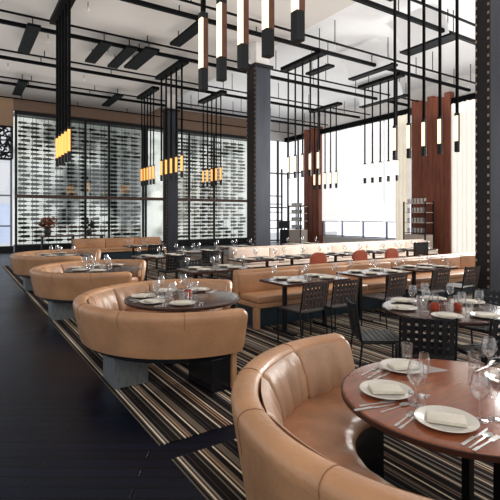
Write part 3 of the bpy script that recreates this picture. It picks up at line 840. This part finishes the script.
for (x, y, rz, lab) in ((4.33, 4.56, -.05, 'brown woven chair at the leftmost banquette table, right of the pair'),
                        (5.33, 4.56, .05, 'brown woven chair at the middle banquette table'),
                        (6.38, 4.56, 0, 'brown woven chair at the rightmost banquette table, left of the pair'),
                        (7.25, 4.56, .0, 'brown woven chair at the rightmost banquette table, beside the steel column')):
    dup(wch, (x, y, RG), rz, lab, GW)
tc_ = None
for (px, dpt, lab) in ((314, 9.7, 'small terracotta leather chair, leftmost of the three behind banquette'), (355, 10.4, 'terracotta leather chair in the middle of the three behind banquette'), (390, 10.9, 'terracotta leather chair, rightmost of the three behind banquette')):
    l = (px - 250) * dpt / F; x = dpt * FW[0] + l * RT[0]; y = 7.45
    if tc_ is None: tc_ = club_chair(lab); tc_.location = (x, y, RG)
    else: dup(tc_, (x, y, RG), 0, lab, 'terracotta leather chairs')
dk = [(3.95, 9.25, 'dark woven chair at the table right of the third booth'), (4.9, 12.95, 'dark woven chair at the table right of the farthest booth'),
      (5.2, 10.05, 'dark woven chair at the leftmost far-row table'), (6.9, 10.95, 'dark woven chair at the middle far-row table'), (3.75, 7.6, 'dark woven chair behind the table at the banquette end')]
for x, y, lab in dk: dup(ch, (x, y, RG), PI if 'banquette end' in lab else 0, lab, GB)

# ------------------------------------------------------------------ service stations by the windows
def station(x, y, rz, label, zt=2.3):
    t = thing('service_station', label, 'shelf unit', (x, y, 0), rz)
    w, d = .55, .28
    for sx in (-1, 1):
        for sy in (-1, 1):
            bm = bm_(); box(bm, sx * w - .025, sx * w + .025, sy * d - .025, sy * d + .025, 0, zt); obj('post', bm, M_black, t)
    for z in (.9, 1.35, 1.8, 2.2):
        bm = bm_(); box(bm, -w, w, -d, d, z, z + .03); obj('shelf', bm, M_cream if z > 1 else M_walnut, t)
    bm = bm_(); box(bm, -w, w, -d, d, .05, .85, .01); obj('cabinet', bm, M_cream, t)
    return t
def tall_glass():
    bm = bm_(); lathe(bm, [(0, 0), (.05, 0), (.055, .2), (.05, .2), (.045, .01), (0, .01)], 10)
    o = obj('stored_glass', bm, mat('stored_glass_pale', srgb(214, 214, 210), .25, var=.1)); return o
sg = None
for (x, y, rz, lab, what) in ((17.1, 12.65, PI / 2, 'shelf unit stacked with glasses before the near red pier', 'near'), (17.0, 20.9, PI / 2, 'shelf unit stacked with glasses before the far red pier', 'far')):
    station(x, y, rz, lab)
    for z in (.93, 1.38, 1.83, 2.23):
        for k in range(6):
            gl = (x - .12, y - .42 + .168 * k, z + .002)
            if sg is None: sg = tall_glass(); o = sg
            else: o = sg.copy(); C.objects.link(o)
            o.location = gl
            tag(o, 'pale glass stored on the shelf unit before the %s red pier' % what, 'glass', 'glasses stored on the %s shelf unit' % what)
# dark point-of-sale screen by the far station
t = thing('screen_terminal', 'dark screen terminal on a stand, left of the far shelf unit', 'screen', (15.2, 19.9, 0), -.6)
bm = bm_(); box(bm, -.25, .25, -.2, .2, 0, .9, .01); obj('stand', bm, M_black, t)
bm = bm_(); box(bm, -.03, .03, -.03, .03, .9, 1.0); obj('neck', bm, M_black, t)
bm = bm_(); box(bm, -.3, .3, -.03, .03, .98, 1.4, .01); obj('screen', bm, M_blackgloss, t)
# open stair-like metal shelving in the bright corner
t = thing('metal_shelving', 'open dark metal shelving against the bright corner window', 'shelving', (16.3, 22.6, 0), 0)
for x in (-.6, .75):
    bm = bm_(); box(bm, x - .04, x + .04, -.04, .04, 0, 4.6); obj('upright', bm, M_black, t)
for z in (.9, 1.4, 1.9, 2.4, 2.9):
    bm = bm_(); box(bm, -.6, .75, -.12, .12, z - .025, z + .025); obj('shelf', bm, M_black, t)
# console with flowers before the wine wall
t = thing('console_table', 'low dark console standing before the left wine wall', 'console', (3.6, 19.4, 0))
bm = bm_(); box(bm, -.9, 1.6, -.2, .2, .82, .88, .008); obj('top', bm, M_walnut, t)
for x in (-.8, .35, 1.5):
    bm = bm_(); box(bm, x - .03, x + .03, -.15, .15, 0, .82); obj('leg', bm, M_black, t)
def bouquet(x, y, z, s, m, label, seed):
    t = thing('flower_arrangement', label, 'flowers', (x, y, z))
    bm = bm_(); lathe(bm, [(0, 0), (.09 * s, 0), (.13 * s, .12 * s), (.1 * s, .25 * s), (.08 * s, .25 * s), (.0, .2 * s)], 14); obj('vase', bm, M_pot, t, True)
    q = random.Random(seed); bm = bm_()
    for i in range(70):
        a = q.uniform(0, 2 * PI); e = q.uniform(.1, 1.4); rr_ = q.uniform(.15, .42) * s
        c = Vector((math.cos(a) * math.cos(e) * rr_, math.sin(a) * math.cos(e) * rr_, .28 * s + math.sin(e) * rr_))
        u = Vector((q.uniform(-1, 1), q.uniform(-1, 1), q.uniform(-1, 1))).normalized(); v = u.orthogonal().normalized()
        l = .1 * s
        P = [bm.verts.new(c + u * l), bm.verts.new(c + v * l * .5), bm.verts.new(c - u * l), bm.verts.new(c - v * l * .5)]
        bm.faces.new(P)
    obj('foliage', bm, m, t)
    bm = bm_()
    for i in range(9):
        a = q.uniform(0, 2 * PI); tube(bm, (0, 0, .1 * s), (math.cos(a) * .15 * s, math.sin(a) * .15 * s, .45 * s), .006, n=5)
    obj('stems', bm, M_leaf, t)
bouquet(3.0, 19.4, .88, 1.1, M_bloom, 'rust-coloured flower arrangement on the console before the wine wall', 5)
bouquet(4.6, 19.4, .88, .9, M_leaf, 'dark leafy arrangement on the console before the wine wall', 6)

# ------------------------------------------------------------------ light, world, camera
w = bpy.data.worlds.new('sky'); bpy.context.scene.world = w; w.use_nodes = True
w.node_tree.nodes['Background'].inputs[0].default_value = (.93, .96, 1, 1)
w.node_tree.nodes['Background'].inputs[1].default_value = .78
def area(loc, rot, sx, sy, e, col=(1, 1, 1), spread=180):
    l = bpy.data.lights.new('area', 'AREA'); l.shape = 'RECTANGLE'; l.size = sx; l.size_y = sy; l.energy = e; l.color = col; l.spread = math.radians(spread)
    o = bpy.data.objects.new('area_light', l); C.objects.link(o); o.location = loc; o.rotation_euler = rot
    return o
area((1.0, -2.6, 5.5), (math.radians(62), 0, math.radians(-20)), 7, 3, 120, (1, .93, .84))  # added fill lamp behind the camera

area((3.5, 10, 5.6), (PI, 0, 0), 9, 22, 290, (1, .97, .93))  # added upward lamp, no fixture there, brightens the lower ceiling
area((13.2, 11, 5.9), (PI, 0, 0), 8, 20, 400, (1, .99, .98))  # second added upward lamp, for the higher ceiling by the windows

area((16.6, 7.0, 4.2), (math.radians(80), 0, math.radians(88)), 3, 5, 750, (1, .985, .96), 104)  # added out-of-view lamp standing in for daylight from the window wall

cam = bpy.data.cameras.new('camera'); co = bpy.data.objects.new('camera', cam); C.objects.link(co)
co.location = (0, 0, H); co.rotation_euler = (PI / 2, 0, -YAW)
cam.sensor_width = 36; cam.lens = 36 * F / 500; cam.shift_y = -(250 - YH) / 500
cam.clip_start = .02
S = bpy.context.scene; S.camera = co
S.view_settings.view_transform = 'Standard'
S.view_settings.look = 'None'
S.view_settings.exposure = 0
S.cycles.max_bounces = 8; S.cycles.transparent_max_bounces = 24
S.cycles.sample_clamp_indirect = 6
S.cycles.use_denoising = True
